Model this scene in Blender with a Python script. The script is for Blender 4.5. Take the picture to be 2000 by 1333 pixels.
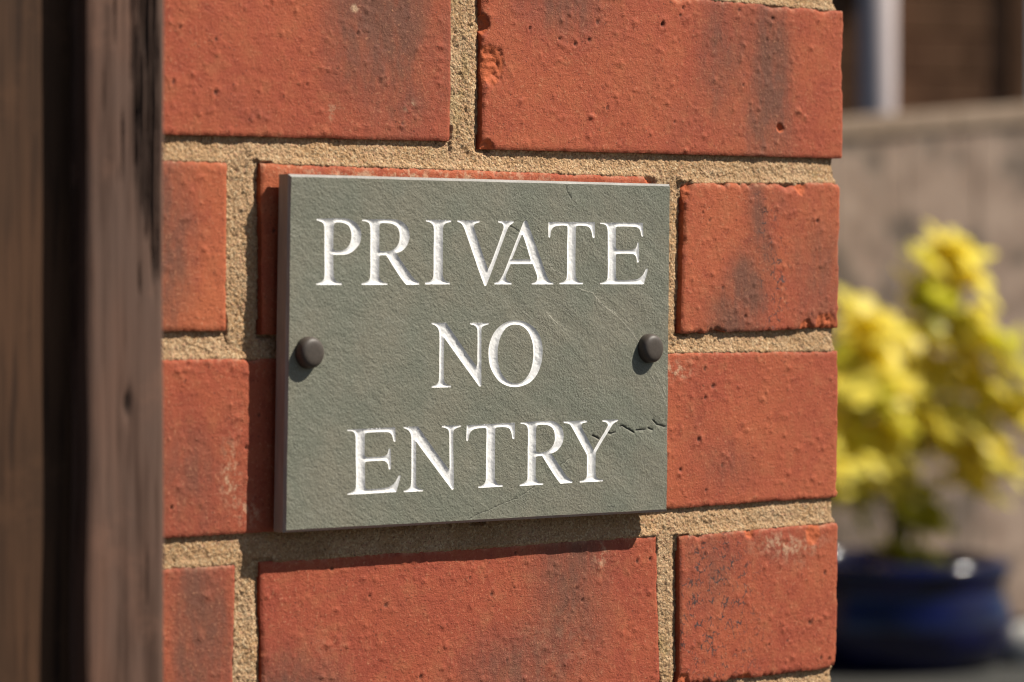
import bpy, math, random
import numpy as np
from mathutils import Vector, Euler
from mathutils.geometry import delaunay_2d_cdt

R = math.radians
scene = bpy.context.scene
for o in list(bpy.data.objects):
    bpy.data.objects.remove(o, do_unlink=True)

# ------------------------------------------------------------------ camera
cam_data = bpy.data.cameras.new("camera")
cam = bpy.data.objects.new("camera", cam_data)
scene.collection.objects.link(cam)
cam.location = (-1.09281, -0.97749, 0.95443)
cam.rotation_euler = (1.55375990, -0.00147145, -0.74195205)
cam_data.sensor_width = 36.0
cam_data.lens = 116.067
cam_data.clip_start = 0.02
cam_data.clip_end = 500.0
cam_data.dof.use_dof = True
cam_data.dof.focus_distance = 1.335
cam_data.dof.aperture_fstop = 10.8
scene.camera = cam

# ------------------------------------------------------------------ light
SUN = Vector((1.22, -1.0, 1.66)).normalized()          # towards the sun
sun_data = bpy.data.lights.new("sun", 'SUN')
sun_data.energy = 5.0
sun_data.angle = R(0.53)
sun_data.color = (1.0, 0.93, 0.82)
sun = bpy.data.objects.new("sun", sun_data)
scene.collection.objects.link(sun)
sun.location = SUN * 20
sun.rotation_euler = SUN.to_track_quat('Z', 'Y').to_euler()

world = bpy.data.worlds.new("World")
scene.world = world
world.use_nodes = True
wn = world.node_tree.nodes
sky = wn.new('ShaderNodeTexSky')
sky.sky_type = 'NISHITA'
sky.sun_disc = False
sky.air_density = 0.8
sky.sun_elevation = math.asin(SUN.z)
sky.sun_rotation = math.atan2(SUN.x, SUN.y)
world.node_tree.links.new(sky.outputs[0], wn['Background'].inputs['Color'])
wn['Background'].inputs['Strength'].default_value = 0.05

scene.view_settings.view_transform = 'Standard'
scene.view_settings.look = 'None'
scene.view_settings.exposure = 0.42
scene.view_settings.gamma = 1.0
scene.view_settings.use_curve_mapping = False
scene.render.engine = 'CYCLES'
scene.cycles.use_denoising = True
scene.cycles.max_bounces = 8
scene.cycles.pixel_filter_type = 'BLACKMAN_HARRIS'
scene.cycles.filter_width = 1.05
scene.cycles.sample_clamp_indirect = 6.0

col = scene.collection
rng = np.random.default_rng(7)
random.seed(7)

# ------------------------------------------------------------------ helpers
MM = 0.001
Z0 = 1.0                       # the wall drawing's z = 0 lies one metre above the ground


def link(o, parent=None, world_loc=None):
    col.objects.link(o)
    if world_loc is not None:
        o.location = world_loc
    if parent is not None:
        o.parent = parent
        base = Vector((0, 0, 0))
        q = parent
        while q is not None:
            base += Vector(q.location)
            q = q.parent
        o.location = Vector(o.location) - base
    return o


def tag(o, label=None, cat=None, group=None, kind=None):
    for k, v in (('label', label), ('category', cat), ('group', group), ('kind', kind)):
        if v:
            o[k] = v
    return o


def empty(name, loc):
    o = bpy.data.objects.new(name, None)
    o.empty_display_size = 0.05
    return link(o, None, loc)


def mesh_obj(name, V, F, mats, parent=None, loc=(0, 0, 0), smooth=False, attrs=None, fmat=None, fsmooth=None):
    """V in metres, relative to loc."""
    me = bpy.data.meshes.new(name)
    V = np.asarray(V, np.float32)
    if isinstance(F, tuple) and isinstance(F[0], np.ndarray):        # (quads, extra faces)
        Q, ex = F
        sizes = np.concatenate([np.full(len(Q), Q.shape[1]), [len(f) for f in ex]]).astype(np.int32)
        loops = np.concatenate([Q.ravel()] + [np.asarray(f) for f in ex]).astype(np.int32)
        me.vertices.add(len(V)); me.loops.add(len(loops)); me.polygons.add(len(sizes))
        me.vertices.foreach_set('co', V.ravel())
        me.polygons.foreach_set('loop_start', np.concatenate([[0], np.cumsum(sizes)[:-1]]).astype(np.int32))
        me.loops.foreach_set('vertex_index', loops)
        me.update(calc_edges=True)
    else:
        me.from_pydata([tuple(v) for v in V.astype(float)], [], [tuple(int(i) for i in f) for f in F])
    for m in (mats if isinstance(mats, (list, tuple)) else [mats]):
        me.materials.append(m)
    n = len(me.polygons)
    if fmat is not None:
        me.polygons.foreach_set('material_index', np.asarray(fmat, np.int32))
    if fsmooth is not None:
        me.polygons.foreach_set('use_smooth', np.asarray(fsmooth, bool))
    else:
        me.polygons.foreach_set('use_smooth', np.full(n, smooth, bool))
    for k, a in (attrs or {}).items():
        at = me.attributes.new(k, 'FLOAT', 'POINT')
        at.data.foreach_set('value', np.asarray(a, np.float32))
    me.update()
    return link(bpy.data.objects.new(name, me), parent, loc)


class MB:
    """collects simple shapes into one mesh"""
    def __init__(self):
        self.V, self.F, self.S = [], [], []

    def add(self, V, F, smooth=False):
        b = len(self.V)
        self.V += [tuple(v) for v in V]
        self.F += [tuple(i + b for i in f) for f in F]
        self.S += [smooth] * len(F)
        return self

    def box(self, lo, hi, bev=0.0):
        (x0, y0, z0), (x1, y1, z1) = lo, hi
        if bev <= 0:
            V = [(x, y, z) for x in (x0, x1) for y in (y0, y1) for z in (z0, z1)]
            F = [(0, 1, 3, 2), (4, 6, 7, 5), (0, 4, 5, 1), (2, 3, 7, 6), (0, 2, 6, 4), (1, 5, 7, 3)]
            return self.add(V, F)
        b = bev
        rings = []
        for z, i in ((z0, b), (z0 + b, 0), (z1 - b, 0), (z1, b)):
            rings.append([(x0 + i + b * (i == 0), y0 + i, z), (x1 - i - b * (i == 0), y0 + i, z), (x1 - i, y0 + i + b, z), (x1 - i, y1 - i - b, z),
                          (x1 - i - b, y1 - i, z), (x0 + i + b, y1 - i, z), (x0 + i, y1 - i - b, z), (x0 + i, y0 + i + b, z)])
        V = [v for r in rings for v in r]
        F = [tuple(reversed(range(8))), tuple(range(24, 32))]
        for k in range(3):
            for j in range(8):
                F.append((k * 8 + j, k * 8 + (j + 1) % 8, k * 8 + 8 + (j + 1) % 8, k * 8 + 8 + j))
        return self.add(V, F)

    def tube(self, pts, rad, n=10):
        pts = [Vector(p) for p in pts]
        V, F = [], []
        for i, p in enumerate(pts):
            d = (pts[min(i + 1, len(pts) - 1)] - pts[max(i - 1, 0)]).normalized()
            a = d.cross(Vector((0.31, 0.92, 0.21))).normalized()
            b = d.cross(a)
            r = rad[i] if hasattr(rad, '__len__') else rad
            V += [p + (a * math.cos(2 * math.pi * j / n) + b * math.sin(2 * math.pi * j / n)) * r for j in range(n)]
        for i in range(len(pts) - 1):
            for j in range(n):
                F.append((i * n + j, i * n + (j + 1) % n, (i + 1) * n + (j + 1) % n, (i + 1) * n + j))
        F.append(tuple(reversed(range(n))))
        F.append(tuple((len(pts) - 1) * n + j for j in range(n)))
        return self.add(V, F, True)

    def lathe(self, prof, n=64, axis='z'):
        V, F = [], []
        for r, h in prof:
            for j in range(n):
                a = 2 * math.pi * j / n
                V.append((r * math.cos(a), r * math.sin(a), h) if axis == 'z' else (r * math.cos(a), -h, r * math.sin(a)))
        for i in range(len(prof) - 1):
            for j in range(n):
                f = (i * n + j, i * n + (j + 1) % n, (i + 1) * n + (j + 1) % n, (i + 1) * n + j)
                F.append(f)
        return self.add(V, F, True)

    def build(self, name, mat, parent=None, loc=(0, 0, 0), attrs=None):
        return mesh_obj(name, self.V, self.F, mat, parent, loc, fsmooth=self.S, attrs=attrs)


# numpy noise -------------------------------------------------------
def _hash(ix, iy, seed):
    h = (ix.astype(np.int64) * 374761393 + iy.astype(np.int64) * 668265263 + seed * 1274126177) & 0xffffffff
    h = ((h ^ (h >> 13)) * 1103515245) & 0xffffffff
    h = ((h ^ (h >> 16)) * 2246822519) & 0xffffffff
    return ((h ^ (h >> 15)) & 0xffffff) / float(0xffffff)


def vnoise(x, y, seed=0):
    x = np.asarray(x, float); y = np.asarray(y, float)
    ix = np.floor(x); iy = np.floor(y)
    fx = x - ix; fy = y - iy
    fx = fx * fx * fx * (fx * (fx * 6 - 15) + 10); fy = fy * fy * fy * (fy * (fy * 6 - 15) + 10)
    a = _hash(ix, iy, seed); b = _hash(ix + 1, iy, seed); c = _hash(ix, iy + 1, seed); d = _hash(ix + 1, iy + 1, seed)
    return (a * (1 - fx) + b * fx) * (1 - fy) + (c * (1 - fx) + d * fx) * fy - 0.5


def fbm(x, y, seed=0, oct=4, gain=0.5):
    s = 0; a = 1.0
    for k in range(oct):
        c, t = math.cos(0.6 * k), math.sin(0.6 * k)
        s = s + a * vnoise((x * c - y * t) * 2 ** k, (x * t + y * c) * 2 ** k, seed + k * 17)
        a *= gain
    return s


# ------------------------------------------------------------------ materials
class NT:
    def __init__(self, name):
        self.m = bpy.data.materials.new(name)
        self.m.use_nodes = True
        self.t = self.m.node_tree
        self.b = self.t.nodes['Principled BSDF']
        self.out = self.t.nodes['Material Output']

    def n(self, typ, **kw):
        nd = self.t.nodes.new(typ)
        for k, v in kw.items():
            setattr(nd, k, v)
        return nd

    def put(self, sock, v):
        if hasattr(v, 'is_output'):
            self.t.links.new(v, sock)
        elif isinstance(v, (tuple, list)) and len(v) == 3 and sock.type == 'RGBA':
            sock.default_value = (*v, 1)
        else:
            sock.default_value = v

    def coord(self, scale=(1, 1, 1), rot=(0, 0, 0), rand=True):
        tc = self.n('ShaderNodeTexCoord')
        v = tc.outputs['Object']
        if rand:
            oi = self.n('ShaderNodeObjectInfo')
            cx = self.n('ShaderNodeCombineXYZ')
            for i, k in enumerate((7.3, 3.1, 5.7)):
                self.put(cx.inputs[i], self.math('MULTIPLY', oi.outputs['Random'], k))
            ad = self.n('ShaderNodeVectorMath', operation='ADD')
            self.put(ad.inputs[0], v); self.put(ad.inputs[1], cx.outputs[0])
            v = ad.outputs[0]
        if any(rot):
            mr = self.n('ShaderNodeMapping')
            mr.inputs['Rotation'].default_value = rot
            self.put(mr.inputs[0], v)
            v = mr.outputs[0]
        mp = self.n('ShaderNodeMapping')
        mp.inputs['Scale'].default_value = scale
        self.put(mp.inputs[0], v)
        return mp.outputs[0]

    def noise(self, vec, scale, detail=3, rough=0.55, dist=0.0):
        nd = self.n('ShaderNodeTexNoise')
        self.put(nd.inputs['Vector'], vec)
        nd.inputs['Scale'].default_value = scale
        nd.inputs['Detail'].default_value = detail
        nd.inputs['Roughness'].default_value = rough
        nd.inputs['Distortion'].default_value = dist
        return nd.outputs[0]

    def voro(self, vec, scale, feature='F1', out=0, rand=1.0):
        nd = self.n('ShaderNodeTexVoronoi', feature=feature)
        self.put(nd.inputs['Vector'], vec)
        nd.inputs['Scale'].default_value = scale
        nd.inputs['Randomness'].default_value = rand
        return nd.outputs[out]

    def ramp(self, fac, lo, hi, a=0.0, b=1.0):
        nd = self.n('ShaderNodeMapRange', clamp=True, interpolation_type='SMOOTHSTEP')
        self.put(nd.inputs['Value'], fac)
        for k, v in zip(('From Min', 'From Max', 'To Min', 'To Max'), (lo, hi, a, b)):
            nd.inputs[k].default_value = v
        return nd.outputs[0]

    def math(self, op, a, b=0.0):
        nd = self.n('ShaderNodeMath', operation=op)
        self.put(nd.inputs[0], a); self.put(nd.inputs[1], b)
        return nd.outputs[0]

    def mix(self, fac, a, b, blend='MIX'):
        nd = self.n('ShaderNodeMix', data_type='RGBA', blend_type=blend)
        self.put(nd.inputs[0], fac)
        self.put(nd.inputs[6], a); self.put(nd.inputs[7], b)
        return nd.outputs[2]

    def attr(self, name):
        return self.n('ShaderNodeAttribute', attribute_name=name).outputs['Fac']

    def bump(self, h, dist, strength=1.0, prev=None):
        nd = self.n('ShaderNodeBump')
        nd.inputs['Strength'].default_value = strength
        nd.inputs['Distance'].default_value = dist
        self.put(nd.inputs['Height'], h)
        if prev is not None:
            self.put(nd.inputs['Normal'], prev)
        return nd.outputs[0]

    def done(self, color, rough=0.7, normal=None, spec=0.3):
        self.put(self.b.inputs['Base Color'], color)
        self.put(self.b.inputs['Roughness'], rough)
        self.b.inputs['Specular IOR Level'].default_value = spec
        if normal is not None:
            self.put(self.b.inputs['Normal'], normal)
        return self.m


def mat_brick():
    t = NT('fired_red_brick')
    v = t.coord()
    n1 = t.noise(v, 22, 4, 0.6)
    n2 = t.noise(v, 130, 4, 0.6)
    n3 = t.noise(v, 900, 3, 0.65)
    oi = t.n('ShaderNodeObjectInfo').outputs['Random']
    deep = t.mix(t.ramp(n1, 0.34, 0.66), (0.375, 0.086, 0.044), (0.325, 0.069, 0.040))
    oran = t.mix(t.ramp(n1, 0.34, 0.66), (0.455, 0.127, 0.055), (0.410, 0.100, 0.049))
    c = t.mix(t.attr('tint'), deep, oran)
    c = t.mix(t.ramp(n2, 0.47, 0.75, 0.0, 0.50), c, (0.430, 0.150, 0.072))
    c = t.mix(t.ramp(n2, 0.45, 0.28, 0.0, 0.50), c, (0.255, 0.050, 0.028))
    # kiln flashing
    fl = t.math('MULTIPLY', t.attr('flash'), t.ramp(t.noise(t.coord((150, 100, 60)), 1.0, 6, 0.68), 0.32, 0.66, 0.66, 1.16))
    c = t.mix(t.ramp(fl, 0.0, 1.0, 0.0, 0.88), c, (0.150, 0.072, 0.050))
    # pale dusty bloom
    bl = t.math('MULTIPLY', t.attr('pale'), t.ramp(t.noise(v, 300, 4, 0.7), 0.42, 0.62))
    c = t.mix(t.ramp(bl, 0.0, 1.0, 0.0, 0.75), c, (0.60, 0.41, 0.26))
    # black crazing
    vv = t.coord((1, 1, 0.62))
    cr = t.ramp(t.voro(vv, 430, 'DISTANCE_TO_EDGE'), 0.10, 0.03)
    cr = t.math('MULTIPLY', cr, t.ramp(t.noise(v, 240, 3), 0.46, 0.60))
    cr = t.math('MULTIPLY', cr, t.attr('craze'))
    c = t.mix(t.ramp(cr, 0.0, 0.8, 0.0, 0.9), c, (0.050, 0.045, 0.045))
    # fine grit
    c = t.mix(t.ramp(n3, 0.58, 0.74, 0.0, 0.60), c, (0.58, 0.27, 0.15))
    c = t.mix(t.ramp(n3, 0.43, 0.28, 0.0, 0.65), c, (0.15, 0.038, 0.024))
    sp = t.voro(v, 260)
    c = t.mix(t.ramp(sp, 0.12, 0.05, 0.0, 0.75), c, (0.10, 0.04, 0.03))
    c = t.mix(t.ramp(t.attr('pit'), 0.15, 0.9, 0.0, 0.8), c, (0.12, 0.045, 0.03))
    c = t.mix(t.ramp(t.attr('fresh'), 0.1, 0.9, 0.0, 0.8), c, (0.52, 0.13, 0.05))
    drag = t.noise(t.coord((170, 600, 820)), 1.0, 4, 0.6, 0.6)
    b = t.bump(n3, 0.0006, 0.55)
    b = t.bump(t.noise(v, 2100, 2, 0.6), 0.0003, 0.5, b)
    b = t.bump(drag, 0.0005, 0.30, b)
    return t.done(c, t.ramp(n2, 0.3, 0.7, 0.7, 0.85), b, 0.16)


def mat_mortar():
    t = NT('sandy_mortar')
    v = t.coord(rand=False)
    g = t.noise(v, 1350, 3, 0.65)
    big = t.noise(v, 60, 4, 0.6)
    cell = t.voro(v, 1250, out=1)
    hue = t.n('ShaderNodeSeparateColor'); t.put(hue.inputs[0], cell)
    c = t.mix(t.ramp(big, 0.35, 0.65), (0.51, 0.310, 0.158), (0.58, 0.378, 0.218))
    c = t.mix(t.ramp(hue.outputs[0], 0.55, 0.95, 0.0, 0.8), c, (0.72, 0.54, 0.33))
    c = t.mix(t.ramp(hue.outputs[1], 0.72, 0.92, 0.0, 0.65), c, (0.40, 0.24, 0.125))
    c = t.mix(t.ramp(hue.outputs[2], 0.90, 0.97, 0.0, 0.7), c, (0.52, 0.28, 0.18))
    c = t.mix(t.ramp(g, 0.47, 0.31, 0.0, 0.75), c, (0.19, 0.11, 0.055))
    c = t.mix(t.ramp(t.voro(v, 170), 0.10, 0.05, 0.0, 0.8), c, (0.10, 0.075, 0.05))
    c = t.mix(t.ramp(t.noise(v, 24, 5, 0.65), 0.50, 0.70, 0.0, 0.5), c, (0.33, 0.20, 0.10))
    # thin green bloom here and there
    c = t.mix(t.ramp(t.noise(v, 38, 3), 0.62, 0.75, 0.0, 0.35), c, (0.30, 0.27, 0.09))
    b = t.bump(g, 0.0014, 0.9)
    b = t.bump(t.voro(v, 900), 0.0008, 0.6, b)
    return t.done(c, 0.95, b, 0.1)


def mat_slate(face=True):
    t = NT('green_slate' if face else 'sawn_slate')
    v = t.coord(rand=False)
    st = t.coord((1, 1, 1), (0, 0, 0), rand=False)
    if face:
        # riven grain: fine isotropic tooth plus streaks running down to the right
        sv = t.coord((85, 300, 430), (0, R(-33), 0), rand=False)
        s1 = t.noise(sv, 1.0, 4, 0.62, 0.5)
        n1 = t.noise(v, 1050, 3, 0.6)
        n4 = t.noise(v, 420, 3, 0.6, 0.4)
        n2 = t.noise(v, 34, 4, 0.6)
        n3 = t.noise(v, 190, 3, 0.6)
        side = t.ramp(t.n('ShaderNodeSeparateXYZ').outputs[0], -0.03, 0.06)
        c = t.mix(t.ramp(n2, 0.36, 0.66), (0.164, 0.170, 0.128), (0.196, 0.186, 0.138))
        c = t.mix(t.ramp(n3, 0.5, 0.75, 0.0, 0.5), c, (0.212, 0.210, 0.164))
        c = t.mix(t.ramp(n1, 0.44, 0.28, 0.0, 0.5), c, (0.105, 0.11, 0.088))
        c = t.mix(t.ramp(n1, 0.58, 0.74, 0.0, 0.5), c, (0.31, 0.305, 0.25))
        # thin sharp riven lines, mostly on the right half
        crease = t.math('MULTIPLY', t.ramp(t.math('ABSOLUTE', t.math('SUBTRACT', s1, 0.5)), 0.018, 0.0), side)
        c = t.mix(t.math('MULTIPLY', crease, 0.34), c, (0.09, 0.092, 0.075))
        c = t.mix(t.ramp(t.attr('vein'), 0.1, 0.9, 0.0, 0.8), c, (0.38, 0.36, 0.29))
        c = t.mix(t.ramp(t.attr('crack'), 0.15, 0.7, 0.0, 0.95), c, (0.018, 0.016, 0.014))
        b = t.bump(n1, 0.0006, 0.6)
        b = t.bump(n4, 0.0008, 0.35, b)
        b = t.bump(crease, -0.0004, 0.55, b)
        b = t.bump(s1, 0.0007, 0.28, b)
        m = t.done(c, 0.62, b, 0.35)
        sx = [n for n in t.t.nodes if n.bl_idname == 'ShaderNodeSeparateXYZ'][0]
        t.put(sx.inputs[0], v)
        return m
    sv = t.coord((1500, 900, 60), rand=False)
    s1 = t.noise(sv, 1.0, 3, 0.6)
    c = t.mix(t.ramp(s1, 0.35, 0.7), (0.27, 0.268, 0.25), (0.35, 0.345, 0.325))
    return t.done(c, 0.5, t.bump(s1, 0.0003, 0.3), 0.4)


def mat_paint():
    t = NT('white_letter_paint')
    v = t.coord(rand=False)
    n = t.noise(v, 650, 4, 0.65)
    c = t.mix(t.ramp(n, 0.40, 0.24, 0.0, 0.6), (0.82, 0.81, 0.79), (0.42, 0.41, 0.40))
    return t.done(c, 0.6, t.bump(n, 0.0005, 0.45), 0.3)


def mat_wood(name, c1, c2, dark, scale=1.0, crackfac=0.0, rough=0.7, spec=0.14, bump=1.0):
    t = NT(name)
    v = t.coord((90 * scale, 90 * scale, 5 * scale))
    f = t.coord((420 * scale, 420 * scale, 14 * scale))
    w = t.coord((30 * scale, 30 * scale, 12 * scale))
    g1 = t.noise(v, 1.0, 5, 0.62, 0.4)
    g2 = t.noise(f, 1.0, 4, 0.6)
    g3 = t.noise(w, 1.0, 3, 0.55)
    c = t.mix(t.ramp(g3, 0.35, 0.66), c1, c2)
    c = t.mix(t.ramp(g1, 0.52, 0.32, 0.0, 0.85), c, dark)
    c = t.mix(t.ramp(g2, 0.50, 0.30, 0.0, 0.75), c, dark)
    c = t.mix(t.ramp(t.noise(t.coord((26 * scale, 26 * scale, 34 * scale)), 1.0, 5, 0.7), 0.52, 0.7, 0.0, 0.45), c, tuple(min(1, x * 1.25) for x in c2))
    if crackfac:
        ck = t.math('MULTIPLY', t.ramp(g1, 0.52, 0.46), t.attr('weather'))
        c = t.mix(t.ramp(ck, 0.1, 0.8, 0.0, 0.92), c, tuple(x * 0.35 for x in dark))
        c = t.mix(t.ramp(t.attr('knot'), 0.1, 0.9, 0.0, 0.9), c, tuple(x * 0.3 for x in dark))
    b = t.bump(g1, 0.0012 / scale, 0.45 * bump)
    b = t.bump(g2, 0.0005 / scale, 0.5 * bump, b)
    return t.done(c, rough, b, spec)


def mat_plain(name, c, rough=0.5, spec=0.5, var=0.12, scale=40, bump=0.0):
    t = NT(name)
    v = t.coord()
    n = t.noise(v, scale, 4, 0.6)
    cc = t.mix(t.ramp(n, 0.3, 0.7), tuple(x * (1 - var) for x in c), tuple(min(1, x * (1 + var)) for x in c))
    return t.done(cc, rough, t.bump(n, 0.2 / scale, bump) if bump else None, spec)


def mat_leaf(name, c1, c2, trans=0.5):
    t = NT(name)
    v = t.coord()
    n = t.noise(v, 30, 3)
    oi = t.n('ShaderNodeObjectInfo').outputs['Random']
    c = t.mix(t.ramp(n, 0.35, 0.65), c1, c2)
    c = t.mix(t.ramp(oi, 0.0, 1.0, 0.0, 0.5), c, tuple(x * 0.92 for x in c2))
    t.done(c, 0.42, None, 0.4)
    tr = t.n('ShaderNodeBsdfTranslucent')
    t.put(tr.inputs['Color'], c)
    mx = t.n('ShaderNodeMixShader')
    mx.inputs[0].default_value = trans
    t.put(mx.inputs[1], t.b.outputs[0]); t.put(mx.inputs[2], tr.outputs[0])
    t.put(t.out.inputs['Surface'], mx.outputs[0])
    return t.m


M = {
    'brick': mat_brick(), 'mortar': mat_mortar(), 'slate': mat_slate(True), 'sawn': mat_slate(False), 'paint': mat_paint(),
    'cap': mat_plain('matt_bronze_cap', (0.072, 0.058, 0.047), 0.5, 0.35, 0.10, 900, 0.15),
    'screw': mat_plain('steel_screw', (0.35, 0.34, 0.33), 0.4, 0.5),
    'gate': mat_wood('brown_stained_board', (0.056, 0.029, 0.016), (0.082, 0.040, 0.021), (0.020, 0.010, 0.006), 1.0, 1.0),
    'batten': mat_wood('faded_brown_stain', (0.116, 0.070, 0.052), (0.142, 0.075, 0.051), (0.045, 0.023, 0.015), 1.0, 1.0),
    'fence': mat_wood('weathered_fence_board', (0.40, 0.31, 0.25), (0.30, 0.22, 0.17), (0.16, 0.12, 0.095), 0.16, 0.0, 0.8, 0.2),
    'rail': mat_wood('weathered_fence_rail', (0.30, 0.225, 0.165), (0.26, 0.19, 0.138), (0.17, 0.125, 0.088), 0.3, 0.0, 0.85, 0.1),
    'siding': mat_wood('dark_brown_cladding', (0.21, 0.112, 0.062), (0.17, 0.088, 0.05), (0.10, 0.052, 0.029), 0.2, 0.0, 0.8, 0.05),
    'pipe': mat_plain('white_plastic_pipe', (0.50, 0.43, 0.42), 0.6, 0.15, 0.04, 10),
    'soil': mat_plain('dark_compost', (0.060, 0.038, 0.026), 0.95, 0.1, 0.4, 120, 0.8),
    'stem': mat_plain('green_brown_stem', (0.34, 0.31, 0.09), 0.7, 0.3, 0.3, 60),
    'leaf': mat_leaf('golden_leaf', (0.95, 0.86, 0.20), (0.93, 0.80, 0.13), 0.55),
    'leafg': mat_leaf('green_gold_leaf', (0.56, 0.56, 0.05), (0.70, 0.66, 0.07), 0.55),
    'stone': mat_plain('pale_stone', (0.48, 0.46, 0.42), 0.8, 0.3, 0.2, 30, 0.4),
}


def mat_glaze():
    t = NT('cobalt_glaze')
    v = t.coord()
    n = t.noise(v, 9, 4, 0.6)
    c = t.mix(t.ramp(n, 0.35, 0.7), (0.0012, 0.002, 0.020), (0.003, 0.005, 0.052))
    return t.done(c, 0.13, None, 0.5)


def mat_ground():
    t = NT('dark_gravel_ground')
    v = t.coord(rand=False)
    n = t.noise(v, 60, 5, 0.65)
    m = t.noise(v, 2.2, 4, 0.6)
    c = t.mix(t.ramp(n, 0.35, 0.65), (0.035, 0.036, 0.033), (0.085, 0.083, 0.076))
    c = t.mix(t.ramp(m, 0.45, 0.7, 0.0, 0.4), c, (0.10, 0.095, 0.085))
    return t.done(c, 0.9, t.bump(n, 0.01, 0.8), 0.2)


def mat_fence():
    t = NT('weathered_fence_board')
    tc = t.n('ShaderNodeNewGeometry').outputs['Position']
    big = t.noise(tc, 6.5, 4, 0.6)
    mid = t.noise(tc, 11, 3, 0.55)
    v = t.coord((60, 60, 2.5))
    gr = t.noise(v, 1.0, 4, 0.6)
    c = t.mix(t.ramp(mid, 0.35, 0.65), (0.330, 0.245, 0.190), (0.235, 0.168, 0.128))
    c = t.mix(t.ramp(big, 0.48, 0.62, 0.0, 0.85), c, (0.11, 0.088, 0.07))
    c = t.mix(t.ramp(gr, 0.46, 0.3, 0.0, 0.22), c, (0.14, 0.10, 0.075))
    return t.done(c, 0.85, t.bump(gr, 0.002, 0.5), 0.15)


M['fence'] = mat_fence()
M['glaze'] = mat_glaze()
M['ground'] = mat_ground()

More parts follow.
